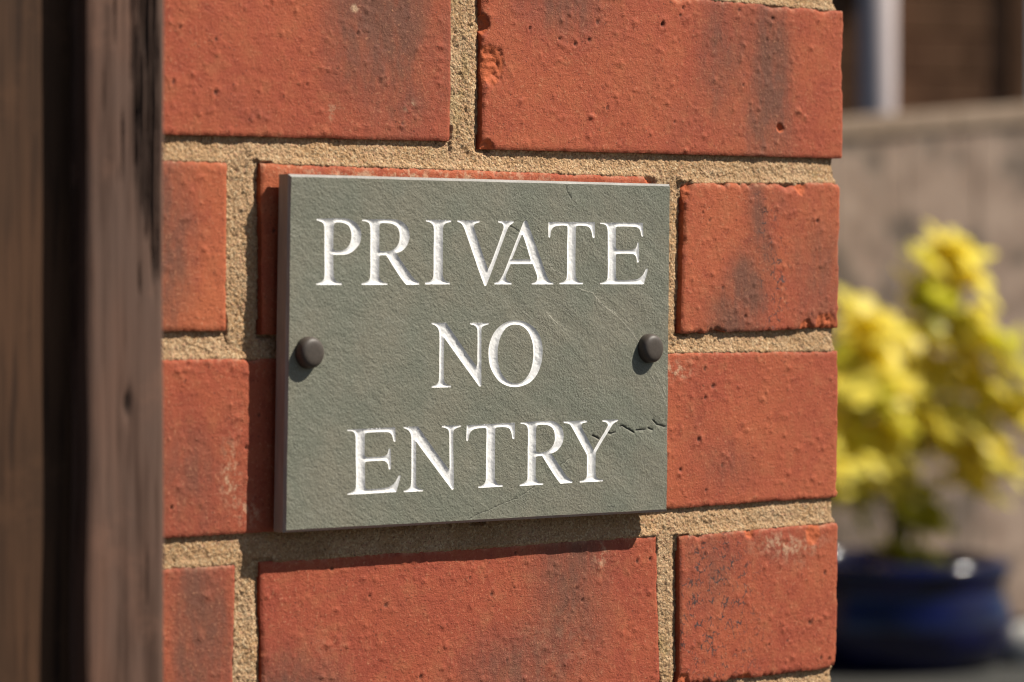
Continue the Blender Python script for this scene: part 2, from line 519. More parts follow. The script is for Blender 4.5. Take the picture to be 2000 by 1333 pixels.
GLYPHS = {
 'P': ["-305.23,-20.78c -296.66,-20.50s -291.85,-20.45s -289.01,-20.80s -286.44,-21.75s -284.44,-23.37s -283.43,-25.56s -283.43,-27.76s -284.15,-29.96s -286.14,-31.96s -288.43,-33.40s -290.70,-34.07s -292.97,-34.24s -297.16,-34.27c -297.04,-41.87s -296.64,-43.40s -295.51,-44.49s -293.10,-44.92c -293.10,-45.69c -305.58,-45.70c -305.58,-45.16c -303.39,-44.61s -301.99,-43.63s -301.54,-41.88s -301.44,-32.30s -301.50,-24.03s -302.00,-22.51s -303.41,-21.77s -305.23,-21.36c", "-296.71,-22.77s -296.37,-22.22s -295.24,-22.01s -293.55,-21.96s -291.28,-22.37s -289.57,-23.22s -288.57,-24.74s -288.20,-26.71s -288.43,-28.91s -289.57,-30.89s -291.55,-32.33s -293.82,-32.76s -296.08,-32.74s -296.88,-32.37s -297.07,-31.39s -297.02,-27.46s"],
 'R': ["-282.83,-20.76c -277.72,-20.60s -271.07,-20.45s -267.00,-20.48s -264.66,-20.72s -262.03,-21.75s -259.98,-23.50s -259.15,-25.72s -259.24,-27.94s -260.26,-30.18s -262.02,-31.97s -264.07,-32.99s -265.82,-33.38c -263.48,-36.10s -260.54,-39.31s -257.01,-42.97s -254.12,-44.86c -254.20,-45.58c -260.68,-45.65c -262.00,-44.43s -264.64,-41.66s -270.91,-34.26c -273.81,-34.33s -274.39,-34.62c -274.46,-41.80s -274.09,-43.35s -272.78,-44.56s -270.32,-45.11c -270.32,-45.66c -283.30,-45.68c -283.30,-45.13c -281.15,-44.57s -279.42,-43.58s -278.96,-42.03s -278.83,-32.11s -278.84,-23.52s -279.44,-22.10s -280.88,-21.46s -282.83,-21.26c", "-274.20,-22.80s -273.53,-22.04s -271.07,-21.87s -268.16,-22.16s -265.83,-23.02s -264.51,-24.45s -264.07,-26.44s -264.30,-28.88s -265.53,-30.89s -267.57,-32.24s -270.48,-32.82s -273.09,-32.84s -274.10,-32.52s -274.36,-31.41s -274.31,-27.22s"],
 'I': ["-250.71,-20.38c -237.72,-20.29c -237.72,-21.01c -240.51,-21.56s -241.65,-22.48s -241.97,-24.17s -241.99,-32.93s -242.01,-41.70s -241.53,-43.27s -240.18,-44.28s -238.32,-44.61c -238.31,-45.45c -251.06,-45.46c -251.06,-44.68c -249.13,-44.36s -247.35,-43.40s -246.81,-41.71s -246.71,-32.97s -246.66,-24.23s -247.08,-22.44s -248.42,-21.45s -250.71,-20.96c"],
 'V': ["-234.48,-20.31c -222.74,-20.30c -222.74,-20.93c -224.87,-21.46s -225.79,-22.27s -225.54,-23.51s -223.34,-28.48s -218.27,-39.46c -216.59,-36.83s -210.14,-23.77s -209.83,-22.29s -210.76,-21.27s -212.77,-20.84c -212.77,-20.23c -204.41,-20.22c -204.50,-20.84c -206.58,-22.01s -207.82,-23.52s -218.96,-45.61s -219.64,-46.06s -220.40,-45.61s -230.34,-24.48s -231.70,-22.23s -232.91,-21.35s -234.51,-20.92c"],
 'A': ["-199.10,-20.54s -198.16,-19.90s -197.22,-20.21s -196.69,-21.19s -187.26,-40.37s -185.67,-43.14s -184.39,-44.30s -182.74,-44.76c -182.80,-45.38c -194.57,-45.40c -194.57,-44.89c -192.62,-44.43s -191.67,-43.39s -191.83,-41.77s -194.05,-37.28c -206.08,-37.35c -208.25,-41.13s -208.71,-42.62s -207.78,-43.99s -205.45,-44.79c -205.51,-45.41c -214.73,-45.42c -214.73,-44.80c -212.57,-44.12s -211.03,-42.74s -209.79,-40.91s", "-200.19,-25.76s -199.87,-25.58s -199.50,-25.83s -195.31,-35.45c -205.40,-35.51c"],
 'T': ["-185.56,-20.35c -159.69,-19.99c -159.67,-26.08s -160.32,-26.56s -160.97,-26.21s -161.47,-24.11s -162.61,-22.37s -164.72,-21.67s -169.40,-21.59s -170.21,-22.00s -170.39,-28.88s -170.48,-41.47s -170.09,-42.87s -168.86,-44.15s -166.28,-44.62c -166.28,-45.32c -179.45,-45.33c -179.45,-44.75c -177.22,-44.28s -175.78,-43.23s -175.37,-41.72s -175.21,-28.93s -175.09,-22.06s -175.83,-21.68s -180.15,-21.76s -182.69,-22.39s -184.12,-23.92s -184.66,-26.12s -185.16,-26.66s -185.67,-26.36s"],
 'E': ["-156.64,-20.18c -132.17,-19.91c -131.89,-25.31s -132.32,-25.71s -132.89,-25.32s -133.67,-23.07s -135.01,-21.95s -137.18,-21.60s -146.46,-21.64s -147.51,-21.99s -147.71,-22.77s -147.76,-26.31s -147.75,-30.32s -147.09,-31.02s -145.77,-31.17s -139.14,-31.14s -137.15,-30.82s -135.98,-29.98s -135.42,-28.31s -134.99,-28.02s -134.56,-28.30s -134.41,-31.86s -134.47,-36.02s -134.97,-36.38s -135.53,-36.14s -135.97,-34.25s -136.98,-33.19s -138.81,-32.75s -146.43,-32.78s -147.41,-33.03s -147.71,-33.85s -147.73,-38.10s -147.65,-42.35s -147.06,-43.41s -145.40,-43.64s -139.11,-43.51s -135.11,-43.02s -132.44,-41.59s -130.94,-39.68s -130.27,-38.85s -129.43,-39.01s -131.70,-45.28c -156.63,-45.31c -156.64,-44.84c -154.61,-44.36s -152.81,-43.42s -152.39,-41.42s -152.35,-32.24s -152.44,-23.06s -153.03,-21.42s -154.35,-20.85s -156.64,-20.65c"],
 'N': ["-247.76,-60.43c -240.29,-60.41c -224.21,-77.74s -223.87,-76.91s -223.84,-73.51s -223.86,-63.42s -224.50,-62.15s -225.69,-61.51s -227.72,-61.12c -227.72,-60.54c -217.71,-60.68c -217.78,-61.19c -220.09,-61.68s -221.45,-62.43s -221.72,-63.94s -221.74,-73.54s -221.75,-85.46s -222.26,-85.75s -222.84,-85.59s -241.28,-66.22c -241.40,-73.27s -241.42,-82.02s -241.09,-83.53s -239.92,-84.55s -237.75,-85.09c -237.82,-85.72c -247.72,-85.65c -247.72,-85.10c -245.57,-84.57s -244.25,-83.59s -243.85,-81.98s -243.76,-73.24s -243.81,-64.25s -244.44,-62.63s -245.77,-61.49s -247.76,-60.88c"],
 'O': ["-203.63,-59.76s -198.42,-60.43s -193.89,-62.38s -190.73,-65.48s -189.14,-69.35s -188.89,-73.21s -189.65,-77.56s -191.75,-81.38s -195.24,-84.39s -199.41,-85.84s -203.92,-86.27s -208.06,-85.68s -212.19,-83.82s -215.28,-80.72s -217.34,-77.14s -217.96,-73.08s -217.52,-69.29s -215.65,-65.51s -212.58,-62.50s -208.46,-60.49s", "-203.28,-61.42s -200.50,-61.82s -197.72,-63.25s -195.62,-65.70s -194.22,-69.29s -193.86,-72.89s -194.20,-76.72s -195.59,-80.29s -198.03,-83.06s -200.81,-84.54s -203.58,-84.87s -206.69,-84.17s -209.45,-82.34s -211.52,-79.77s -212.72,-76.19s -213.07,-72.64s -212.56,-69.09s -211.20,-65.81s -208.80,-63.03s -206.04,-61.65s"],
 'Y': ["-176.87,-100.66c -163.98,-100.60c -163.97,-101.40c -166.38,-101.74s -167.12,-102.45s -166.71,-103.67s -163.69,-107.87s -160.21,-112.95c -152.74,-103.70s -152.40,-102.49s -153.25,-101.74s -155.45,-101.31c -155.46,-100.66c -146.45,-100.70c -146.52,-101.31c -148.84,-102.22s -150.19,-103.40s -158.97,-113.84c -159.13,-114.81s -159.08,-122.34s -158.60,-123.94s -157.25,-124.79s -154.88,-125.17c -154.95,-125.78c -167.99,-125.75c -168.00,-125.10c -165.66,-124.75s -164.32,-123.84s -163.99,-122.15s -164.01,-114.89s -164.34,-114.15s -172.72,-102.78s -174.05,-101.78s -176.86,-101.34c"],
}
CRACKS = [[(-161.0,-106.8),(-158.4,-107.7),(-156.8,-108.4)],
 [(-152.2,-106.1),(-149.9,-106.4),(-147.9,-105.8)],
 [(-145.3,-103.6),(-143.9,-103.4),(-137.3,-106.3)],
 [(-136.0,-105.5),(-130.6,-105.2)],
 [(-128.9,-104.7),(-126.2,-105.5)],
 [(-126.2,-101.4),(-123.9,-103.4),(-119.1,-104.4)],
 [(-228.8,-138.1),(-222.8,-135.9),(-218.5,-135.0),(-211.4,-132.8),(-206.7,-131.6),(-201.8,-130.7)],
 [(-201.8,-130.7),(-198.0,-128.8),(-193.0,-126.5)],
 [(-175.8,-4.9),(-175.1,-7.8),(-172.9,-10.5)],
 [(-206.3,-22.4),(-203.2,-23.3),(-201.7,-24.4)],
 [(-178.5,-118.3),(-173.3,-115.6)]]
VEINS = [[(-189.4,-36.5),(-185.6,-37.1),(-183.0,-39.5),(-179.2,-40.8),(-176.0,-42.7)],
 [(-168.3,-47.1),(-163.8,-48.3),(-160.5,-48.7),(-158.5,-51.5),(-154.0,-54.4),(-146.7,-58.6)],
 [(-158.9,-50.4),(-154.6,-54.2),(-148.7,-56.8),(-142.1,-61.8),(-137.4,-66.1),(-134.1,-69.4)],
 [(-124.6,-82.0),(-120.5,-87.8),(-118.5,-91.6)],
 [(-128.0,-81.9),(-121.2,-90.6),(-117.8,-96.5)],
 [(-206.9,-25.8),(-202.0,-29.4),(-197.6,-31.2)],
 [(-186.8,-56.4),(-183.0,-59.4),(-178.5,-62.5)]]

# ------------------------------------------------------------------ ground
g = MB()
g.add([(-60, -60, 0), (60, -60, 0), (60, 60, 0), (-60, 60, 0)], [(0, 1, 2, 3)])
tag(g.build('ground', M['ground']), kind='structure')

# ------------------------------------------------------------------ brick wall
wall = empty('brick_wall', (-0.30, 0.10, 0.0))
tag(wall, 'red brick wall corner with sandy mortar behind the slate sign', 'wall')


def bil(c, u, v):
    TL, TR, BR, BL = [np.array(q, float) for q in c]
    top = TL[None] * (1 - u)[..., None] + TR[None] * u[..., None] if u.ndim == 1 else TL * (1 - u)[..., None] + TR * u[..., None]
    bot = BL * (1 - u)[..., None] + BR * u[..., None]
    return bot * (1 - v)[..., None] + top * v[..., None]


def brick(c, seed, depth=102.5, yoff=0.0, step=0.62, edge=None, flash=(), chips=(), pale=(), craze=(), pits=19, tint=0.4, label=None):
    """c: front face corners TL, TR, BR, BL in wall millimetres (x, z)"""
    r = np.random.default_rng(seed)
    edge = dict({'t': 0.5, 'b': 0.35, 'l': 0.3, 'r': 0.3}, **(edge or {}))
    L = c[1][0] - c[0][0]; H = c[0][1] - c[3][1]
    nx, nz = int(L / step) + 1, int(H / step) + 1
    # finer rows close to the arrises
    def spread(n):
        s = np.linspace(0, 1, n)
        return s - 0.5 / n * 4 * np.sin(2 * np.pi * s) / (2 * np.pi)
    U, Vv = np.meshgrid(spread(nx), spread(nz))
    P = bil(c, U, Vv)
    X, Z = P[..., 0].copy(), P[..., 1].copy()
    dl, dr, db, dt = U * L, (1 - U) * L, Vv * H, (1 - Vv) * H
    def notch(s, amp, k):
        base = 0.30 * np.abs(fbm(s / 7.0, s * 0 + k, seed + k, 4))
        big = np.maximum(0, fbm(s / 11.0, s * 0 + k * 3.3, seed + k + 50, 3) - 0.05) * 3.2
        jag = np.maximum(0, vnoise(s / 2.3, s * 0 + k, seed + k + 90) - 0.12) * 1.6
        return base + amp * (big + jag * (big > 0.05) + 0.35 * np.maximum(0, vnoise(s / 3.1, s * 0 + 5 * k, seed + k + 70) - 0.2) * 3)
    lin = lambda d: np.maximum(0, 1 - d / 9.0)
    eT, eB, eL, eR = notch(X, edge['t'], 1), notch(X, edge['b'], 2), notch(Z, edge['l'], 3), notch(Z, edge['r'], 4)
    Z2 = Z - eT * lin(dt) + eB * lin(db)
    X2 = X + eL * lin(dl) - eR * lin(dr)
    X, Z = X2, Z2
    y = yoff + 0.55 * fbm(X / 42, Z / 42, seed, 2) + 0.11 * fbm(X / 8, Z / 8, seed + 5, 3) + 0.10 * fbm(X / 2.2, Z / 2.2, seed + 9, 3)
    # arris rounding, deeper where the edge is broken
    for d, e in ((dl, eL), (dr, eR), (db, eB), (dt, eT)):
        rr = 0.55 + 0.55 * np.minimum(e, 3)
        y = y + (0.45 + 0.65 * e) * np.exp(-(d / rr) ** 1.4)
    pit = np.zeros_like(X); fresh = np.zeros_like(X)
    cx0, cx1, cz0, cz1 = X.min(), X.max(), Z.min(), Z.max()

    def blob(px, pz, rad, h, field=None, fv=0.0, sx=1.0):
        i0, i1 = np.searchsorted(X[nz // 2], [px - 3 * rad, px + 3 * rad]); j0, j1 = np.searchsorted(Z[:, nx // 2], [pz - 3 * rad, pz + 3 * rad])
        sl = (slice(max(j0, 0), j1), slice(max(i0, 0), i1))
        w = np.exp(-(((X[sl] - px) / (rad * sx)) ** 2 + ((Z[sl] - pz) / rad) ** 2))
        y[sl] += h * w
        if field is not None:
            field[sl] = np.maximum(field[sl], fv * w)
    dens = L * H / (215 * 65.0)
    for k in range(int(760 * dens)):
        rad = 0.40 + 0.75 * r.random() ** 2.5
        blob(r.uniform(cx0, cx1), r.uniform(cz0, cz1), rad, -rad * r.uniform(0.14, 0.52), sx=r.uniform(0.7, 1.5))
    for k in range(int(pits * dens)):
        px, pz, rad = r.uniform(cx0 + 3, cx1 - 3), r.uniform(cz0 + 3, cz1 - 3), r.uniform(0.5, 1.25)
        blob(px, pz, rad * 1.9, -0.45)
        blob(px, pz, rad, r.uniform(0.7, 1.3), pit, 1.0, sx=r.uniform(0.6, 1.2))
    for (px, pz, rad, h) in chips:
        d = np.hypot(X - px, (Z - pz)) + 1.6 * fbm(X / 3.5, Z / 3.5, seed + 31, 3)
        w = np.clip(1 - d / rad, 0, 1)
        y += h * np.minimum(1, w * 2.2) + np.where(w > 0, 0.7 * fbm(X / 1.6, Z / 1.6, seed + 33, 2), 0)
        fresh = np.maximum(fresh, np.minimum(1, w * 4))

    def patches(lst, base=0.0):
        a = np.full_like(X, base)
        for (px, pz, rx, rz, am) in lst:
            qx = X + 9 * fbm(X / 26, Z / 44, seed + 61, 4); qz = Z + 9 * fbm(X / 26, Z / 44, seed + 67, 4)
            a = np.maximum(a, am * np.exp(-np.abs((qx - px) / rx) ** 2 - np.abs((qz - pz) / rz) ** 2))
        return a
    fl = patches(flash); pl = patches(pale); cz = patches(craze)
    # faint smear of mortar dust along the top and bottom arris
    pl = np.maximum(pl, 0.55 * np.exp(-dt / 1.6) + 0.3 * np.exp(-db / 1.0))
    c0 = np.array([X.mean(), 0.0, Z.mean()])
    V = np.stack([X - c0[0], y, Z - c0[2]], -1).reshape(-1, 3)
    idx = np.arange(nx * nz).reshape(nz, nx)
    Q = np.stack([idx[:-1, :-1], idx[:-1, 1:], idx[1:, 1:], idx[1:, :-1]], -1).reshape(-1, 4)
    loop = np.concatenate([idx[0, :], idx[1:, -1], idx[-1, -2::-1], idx[-2:0:-1, 0]])
    nV = len(V); n = len(loop)
    A = V[loop].copy(); B = A.copy(); B[:, 1] = depth
    # sides keep the outline a couple of millimetres in, then run straight back
    V = np.concatenate([V, A, B])
    k1 = np.arange(n); k2 = (k1 + 1) % n
    nq = len(Q)
    Q = np.concatenate([Q, np.stack([nV + k2, nV + k1, nV + n + k1, nV + n + k2], -1)])
    F = (Q, [nV + n + k1]); sm = np.concatenate([np.ones(nq, bool), np.zeros(n + 1, bool)])
    pad = lambda a, v=0.0: np.concatenate([a.reshape(-1), np.zeros(2 * n)])
    o = mesh_obj('brick', V * MM, F, M['brick'], wall, (c0[0] * MM, 0.0, c0[2] * MM + Z0), fsmooth=sm,
                 attrs={'flash': pad(fl), 'pale': pad(pl), 'craze': pad(cz), 'tint': np.full(len(V), tint), 'pit': pad(pit), 'fresh': pad(fresh)})
    if label:
        o['label'] = label
    return o


HI = []


def hi(c, seed, **kw):
    HI.append(c)
    return brick(c, seed, **kw)


hi([(-444, 75.5), (-229.2, 75.8), (-229.2, 11.0), (-444, 8.2)], 11, tint=0.30, flash=[(-266, 58, 30, 36, 1.0), (-256, 28, 28, 26, 0.6), (-330, 16, 30, 10, 0.25), (-232, 50, 12, 40, 0.45)], edge={'b': 0.12},
   pale=[(-288, 22, 5, 4, 0.8), (-277, 62, 1.6, 1.6, 1.6), (-252, 24, 2.5, 2, 1.2)])
hi([(-213.4, 75.5), (2.0, 75.5), (1.3, 10.4), (-212.6, 8.4)], 12, tint=0.42, edge={'l': 0.4, 'b': 0.2, 't': 0.6},
   flash=[(-168, 68, 30, 17, 0.75), (-46, 40, 18, 50, 1.0), (-72, 52, 18, 34, 0.7), (-95, 30, 22, 18, 0.3), (-120, 40, 18, 16, 0.25)],
   chips=[(-213, 58, 4.5, 2.6), (-209, 42, 8.5, 1.3), (-210, 9, 4.0, 1.8), (-39, 23, 2.4, 1.2)])
hi([(-555, -0.8), (-340.4, -0.1), (-340.7, -62.9), (-555, -63.3)], 13, tint=1.00, flash=[(-375, -22, 19, 50, 1.0)], edge={'b': 0.12, 't': 0.5}, pits=12)
hi([(-324.6, 0.0), (-114.1, -0.3), (-114.0, -65.0), (-323.8, -64.6)], 14, tint=0.75, pale=[(-250, -2, 90, 4.0, 0.9)], edge={'t': 0.25, 'b': 0.15, 'r': 0.8}, chips=[(-115, -2, 7, 2.2)])
hi([(-98.6, -2.6), (-0.3, -0.2), (-1.0, -64.4), (-100.1, -66.3)], 15, tint=0.70, depth=215, yoff=-0.3, edge={'t': 1.1, 'b': 0.9, 'l': 0.5},
   flash=[(-68, -60, 17, 15, 0.95), (-60, -45, 11, 18, 1.0), (-51, -22, 8, 34, 0.75), (-17, -42, 20, 34, 0.62), (-36, -10, 14, 9, 0.4)], craze=[(-46, -40, 9, 40, 1.0)],
   chips=[(-100, -5, 6.5, 1.8), (-9, -65, 8.5, 0.9), (-26, -2, 4.2, 1.0), (-22, -64, 4, 0.8)])
hi([(-445, -73.2), (-229, -73.4), (-229, -139.2), (-445, -138.6)], 16, tint=0.40, flash=[(-358, -118, 26, 26, 0.6), (-340, -90, 12, 12, 0.25)], pale=[(-338, -115, 5, 16, 0.8), (-332, -130, 6, 6, 0.7)], edge={'b': 0.1})
hi([(-215, -73.9), (-0.2, -74.4), (-1.0, -139.4), (-215, -140.2)], 17, tint=0.50, flash=[(-72, -124, 24, 14, 0.5), (-92, -110, 12, 26, 0.25)], pale=[(-104, -78, 12, 5, 0.9)], edge={'b': 0.15, 't': 0.2}, yoff=0.2)
hi([(-553, -149.5), (-336.3, -150.0), (-337.6, -215), (-553, -215)], 18, tint=0.45, flash=[(-354, -176, 15, 50, 0.95)], edge={'t': 0.3}, pits=10)
hi([(-324.5, -149.9), (-113.3, -150.3), (-111.3, -214.4), (-323.3, -214.6)], 19, tint=0.15, yoff=0.7, flash=[(-312, -204, 32, 24, 0.95), (-163, -170, 28, 44, 0.85), (-192, -202, 40, 22, 0.7), (-255, -170, 14, 10, 0.2)],
   pale=[(-143, -158, 5, 7, 0.75), (-295, -180, 14, 10, 0.22), (-170, -195, 40, 20, 0.25)], edge={'t': 0.15})
hi([(-100.6, -151.6), (-1.2, -150.2), (-1.6, -214.6), (-100.2, -215.4)], 20, tint=0.35, depth=215, yoff=-0.2, flash=[(-84, -166, 24, 24, 0.55), (-40, -160, 30, 8, 0.4)], craze=[(-80, -182, 30, 40, 1.0)],
   edge={'t': 0.6, 'b': 0.8}, chips=[(-58, -152, 3.6, 1.1), (-18, -155, 5.5, 0.6), (-98, -214, 5, 1.0), (-60, -216, 4, 1.0)], pale=[(-35, -158, 22, 6, 0.8)])

# plain courses above and below the picture, one shared mesh per brick format
fmt = {}


def plain_brick(x0, x1, z0, z1, depth, y0=0.0):
    key = (round(x1 - x0), round(depth))
    if key not in fmt:
        w, h = (x1 - x0), 65.0
        mb = MB().box((-w / 2 * MM, 0, -h / 2 * MM), (w / 2 * MM, depth * MM, h / 2 * MM), 0.0012)
        me = bpy.data.meshes.new('brick')
        me.from_pydata(mb.V, [], mb.F)
        me.materials.append(M['brick'])
        fmt[key] = me
    o = bpy.data.objects.new('brick', fmt[key])
    return link(o, wall, ((x0 + x1) / 2 * MM, y0 * MM, (z0 + z1) / 2 * MM + Z0))


for k in range(-13, 7):                       # course k: top at k * 75
    zt = k * 75.0
    if zt - 65 < -Z0 * 1000:
        continue
    even = (k % 2 == 0)
    xs = [(-100, 0, 215), (-325, -114, 102.5), (-555, -340, 102.5)] if even else [(-214, 0, 102.5), (-444, -229, 102.5), (-674, -459, 102.5)]
    for j, (a, b, dp) in enumerate(xs):
        if -2 <= k <= 1 and not (not even and j == 2):
            continue
        plain_brick(a, b, zt - 65, zt, dp, 0.3 * math.sin(k * 3 + j))
    if not even:
        plain_brick(-102.5, 0, zt - 65, zt, 102.5, 112.5)

# mortar: a solid bed behind the bricks and the pointed joint faces in front of it
bed = MB().box((-0.672, 0.0045, 0.0), (-0.006, 0.212, Z0 + 0.46))
bed.build('mortar_bed', M['mortar'], wall, (0, 0, 0))

step = 0.5
gx = np.arange(-462, 3.0, step); gz = np.arange(-232, 90, step)
X, Z = np.meshgrid(gx, gz)
rects = list(HI) + [[(-325, 150), (-114, 150), (-114, 85), (-325, 85)], [(-100, 150), (0, 150), (0, 85), (-100, 85)], [(-555, 150), (-340, 150), (-340, 85), (-555, 85)],
                    [(-214, -225), (0, -225), (0, -290), (-214, -290)], [(-444, -225), (-229, -225), (-229, -290), (-444, -290)]]
sd = np.full_like(X, 1e3)
rec = 1.15 + 0.5 * fbm(X / 30, Z / 30, 3, 3) + 0.45 * fbm(X / 7, Z / 7, 5, 3)
for (TL, TR, BR, BL) in rects:
    hz = (Z - BL[1]) / (TL[1] - BL[1]); hx = (X - TL[0]) / (TR[0] - TL[0])
    dl = (BL[0] + (TL[0] - BL[0]) * hz) - X; dr = X - (BR[0] + (TR[0] - BR[0]) * hz)
    db = (BL[1] + (BR[1] - BL[1]) * hx) - Z; dt = Z - (TL[1] + (TR[1] - TL[1]) * hx)
    s = np.maximum(np.maximum(dl, dr), np.maximum(db, dt))
    sd = np.minimum(sd, s)
    inz = (db < 1) & (dt < 1); inx = (dl < 1) & (dr < 1)
    rec += np.where(inz & (dl > -6), 1.7 * np.exp(-(np.maximum(dl, 0) / 2.6) ** 2), 0)
    rec += np.where(inx & (db > -6), 1.25 * np.exp(-(np.maximum(db, 0) / 3.6) ** 2), 0)
    rec -= np.where(inx & (dt > -6), 0.75 * np.exp(-(np.maximum(dt, 0) / 1.8) ** 2), 0)
rec += 0.3 * np.clip(sd, 0, 5) / 5 + 0.9 * np.clip(-sd, 0, 3)
# sand grains and a few holes
rec += 0.42 * vnoise(X / 1.1, Z / 1.1, 21) + 0.68 * vnoise(X / 0.66 + 9, Z / 0.68, 22) + 0.32 * vnoise(X / 2.4, Z / 2.4, 23)
hole = np.maximum(0, vnoise(X / 2.0, Z / 2.0, 41) - 0.40) * 10
rec += 0.9 * np.minimum(hole, 1) * (vnoise(X / 14, Z / 14, 44) > 0.1)
# right-hand end turns the corner
zin = np.full_like(X, 9.0)
for (TL, TR, BR, BL) in rects:
    if TR[0] > -20:
        zin = np.minimum(zin, np.maximum(BR[1] - Z, Z - TR[1]))
wob = -1.6 - 1.9 * np.clip(zin / 3.0, 0, 1) + 0.8 * fbm(Z / 6, Z * 0, 77, 3)
over = np.maximum(0, X - wob)
Yv = rec + over * 7.0 + 0.6 * np.maximum(0, X + 8) ** 2 / 30
Xv = np.where(over > 0, wob + 0.25 * vnoise(X / 1.1, Z / 1.1, 91) * (over < 2), X)
keep = sd > -5.0
vid = np.full(X.shape, -1, int)
kk = keep
q = kk[:-1, :-1] & kk[:-1, 1:] & kk[1:, 1:] & kk[1:, :-1]
used = np.zeros_like(kk)
used[:-1, :-1] |= q; used[:-1, 1:] |= q; used[1:, 1:] |= q; used[1:, :-1] |= q
vid[used] = np.arange(used.sum())
F = np.stack([vid[:-1, :-1][q], vid[:-1, 1:][q], vid[1:, 1:][q], vid[1:, :-1][q]], -1)
V = np.stack([Xv[used], Yv[used], Z[used]], -1)
mesh_obj('mortar_joints', (V + np.array([0, 0, Z0 * 1000])) * MM, (F, []), M['mortar'], wall, (0, 0, 0), smooth=True)

# ------------------------------------------------------------------ slate sign
FY = -9.4                                        # front plane of the slate, millimetres
FLAT = np.array([(-317.6, -5.2), (-116.6, -4.6), (-118.0, -138.9), (-320.0, -137.6)])
OUT = np.array([(-318.3, -4.2), (-115.5, -3.6), (-116.9, -139.9), (-320.8, -138.6)])


def relief(x, z):
    a = 0.30 * fbm(x / 26, z / 26, 301, 3)
    c, s = math.cos(R(-36)), math.sin(R(-36))
    xr, zr = x * c + z * s, -x * s + z * c
    w = np.clip((x + 245) / 60, 0, 1)
    a = a + w * (0.12 * fbm(xr / 30, zr / 4.5, 305, 4) + 0.10 * np.tanh(6 * fbm(xr / 70, zr / 13, 311, 3)))
    return a + 0.07 * fbm(x / 3.6, z / 3.6, 308, 3)


def seg_dist(P, A, B):
    d = B - A
    t = np.clip(((P[:, None] - A[None]) * d[None]).sum(-1) / np.maximum((d * d).sum(-1), 1e-9)[None], 0, 1)
    return np.sqrt((((A[None] + d[None] * t[..., None]) - P[:, None]) ** 2).sum(-1)).min(1)


def poly_dist(P, poly):
    out = np.empty(len(P))
    for i in range(0, len(P), 4000):
        out[i:i + 4000] = seg_dist(P[i:i + 4000], poly, np.roll(poly, -1, 0))
    return out


def inside(P, poly):
    r = np.zeros(len(P), bool)
    a, b = poly, np.roll(poly, -1, 0)
    for (x0, y0), (x1, y1) in zip(a, b):
        if y0 == y1:
            continue
        m = ((P[:, 1] < y0) != (P[:, 1] < y1)) & (P[:, 0] < (x1 - x0) * (P[:, 1] - y0) / (y1 - y0) + x0)
        r ^= m
    return r


def outline(txt, seg=0.5):
    pts = []
    for tok in txt.split():
        k = tok[-1]; x, z = tok[:-1].split(',')
        pts.append((np.array((float(x), float(z))), k))
    n = len(pts); out = []
    def tan(i, side):
        p, k = pts[i]
        a, b = pts[i - 1][0], pts[(i + 1) % n][0]
        if k == 'c':
            d = (b - p) if side > 0 else (p - a)
        else:
            d = b - a
        return d / max(np.linalg.norm(d), 1e-9)
    for i in range(n):
        p0, p1 = pts[i][0], pts[(i + 1) % n][0]
        L = np.linalg.norm(p1 - p0)
        t0, t1 = tan(i, 1) * L, tan((i + 1) % n, -1) * L
        m = max(1, int(L / seg + 0.5))
        for j in range(m):
            t = j / m
            out.append((2 * t ** 3 - 3 * t ** 2 + 1) * p0 + (t ** 3 - 2 * t ** 2 + t) * t0 + (-2 * t ** 3 + 3 * t ** 2) * p1 + (t ** 3 - t ** 2) * t1)
    return np.array(out)


LETTERS = []                                      # (character, [outline, holes...])
for ch in "PRIVATE":
    LETTERS.append((ch, [outline(s) for s in GLYPHS[ch]]))
for ch in "NO":
    LETTERS.append((ch, [outline(s) for s in GLYPHS[ch]]))
MOVE = {'E': (0.9741, -137.6321, 0.9867, -80.9033), 'N': (0.9894, -16.9257, 1.0002, -40.1069), 'T': (0.9893, -45.7376, 0.9959, -80.5725), 'R': (0.9948, 80.7953, 1.0162, -79.4457)}
for ch in "ENTR":
    a, b, c, d = MOVE[ch]
    LETTERS.append((ch, [outline(s) * np.array((a, c)) + np.array((b, d)) for s in GLYPHS[ch]]))
LETTERS.append(('Y', [outline(s) for s in GLYPHS['Y']]))

sign = empty('slate_sign', (-0.2185, -0.0060, Z0 - 0.1395))
tag(sign, 'green slate plaque with carved white lettering PRIVATE NO ENTRY fixed to the brick wall', 'sign')


def cdt(points, edges):
    r = delaunay_2d_cdt([Vector((float(x), float(z))) for x, z in points], edges, [], 0, 1e-5)
    P = np.array([(v[0], v[1]) for v in r[0]])
    T = np.array([f for f in r[2] if len(f) == 3])
    a, b, c = P[T[:, 0]], P[T[:, 1]], P[T[:, 2]]
    ar = (b[:, 0] - a[:, 0]) * (c[:, 1] - a[:, 1]) - (b[:, 1] - a[:, 1]) * (c[:, 0] - a[:, 0])
    T = T[np.abs(ar) > 1e-7]; ar = ar[np.abs(ar) > 1e-7]
    T[ar < 0] = T[ar < 0][:, ::-1]
    return P, T


def ring_edges(start, n):
    return [(start + i, start + (i + 1) % n) for i in range(n)]


def in_letter(P, loops):
    r = np.zeros(len(P), bool)
    bb0, bb1 = loops[0].min(0) - 0.5, loops[0].max(0) + 0.5
    m = ((P >= bb0) & (P <= bb1)).all(1)
    if m.any():
        w = inside(P[m], loops[0])
        for h in loops[1:]:
            w &= ~inside(P[m], h)
        r[m] = w
    return r


def to_sign(P, y):
    """wall millimetres -> metres relative to the sign's own base"""
    V = np.stack([P[:, 0], y, P[:, 1] + Z0 * 1000], -1) * MM
    return V - np.array(sign.location)


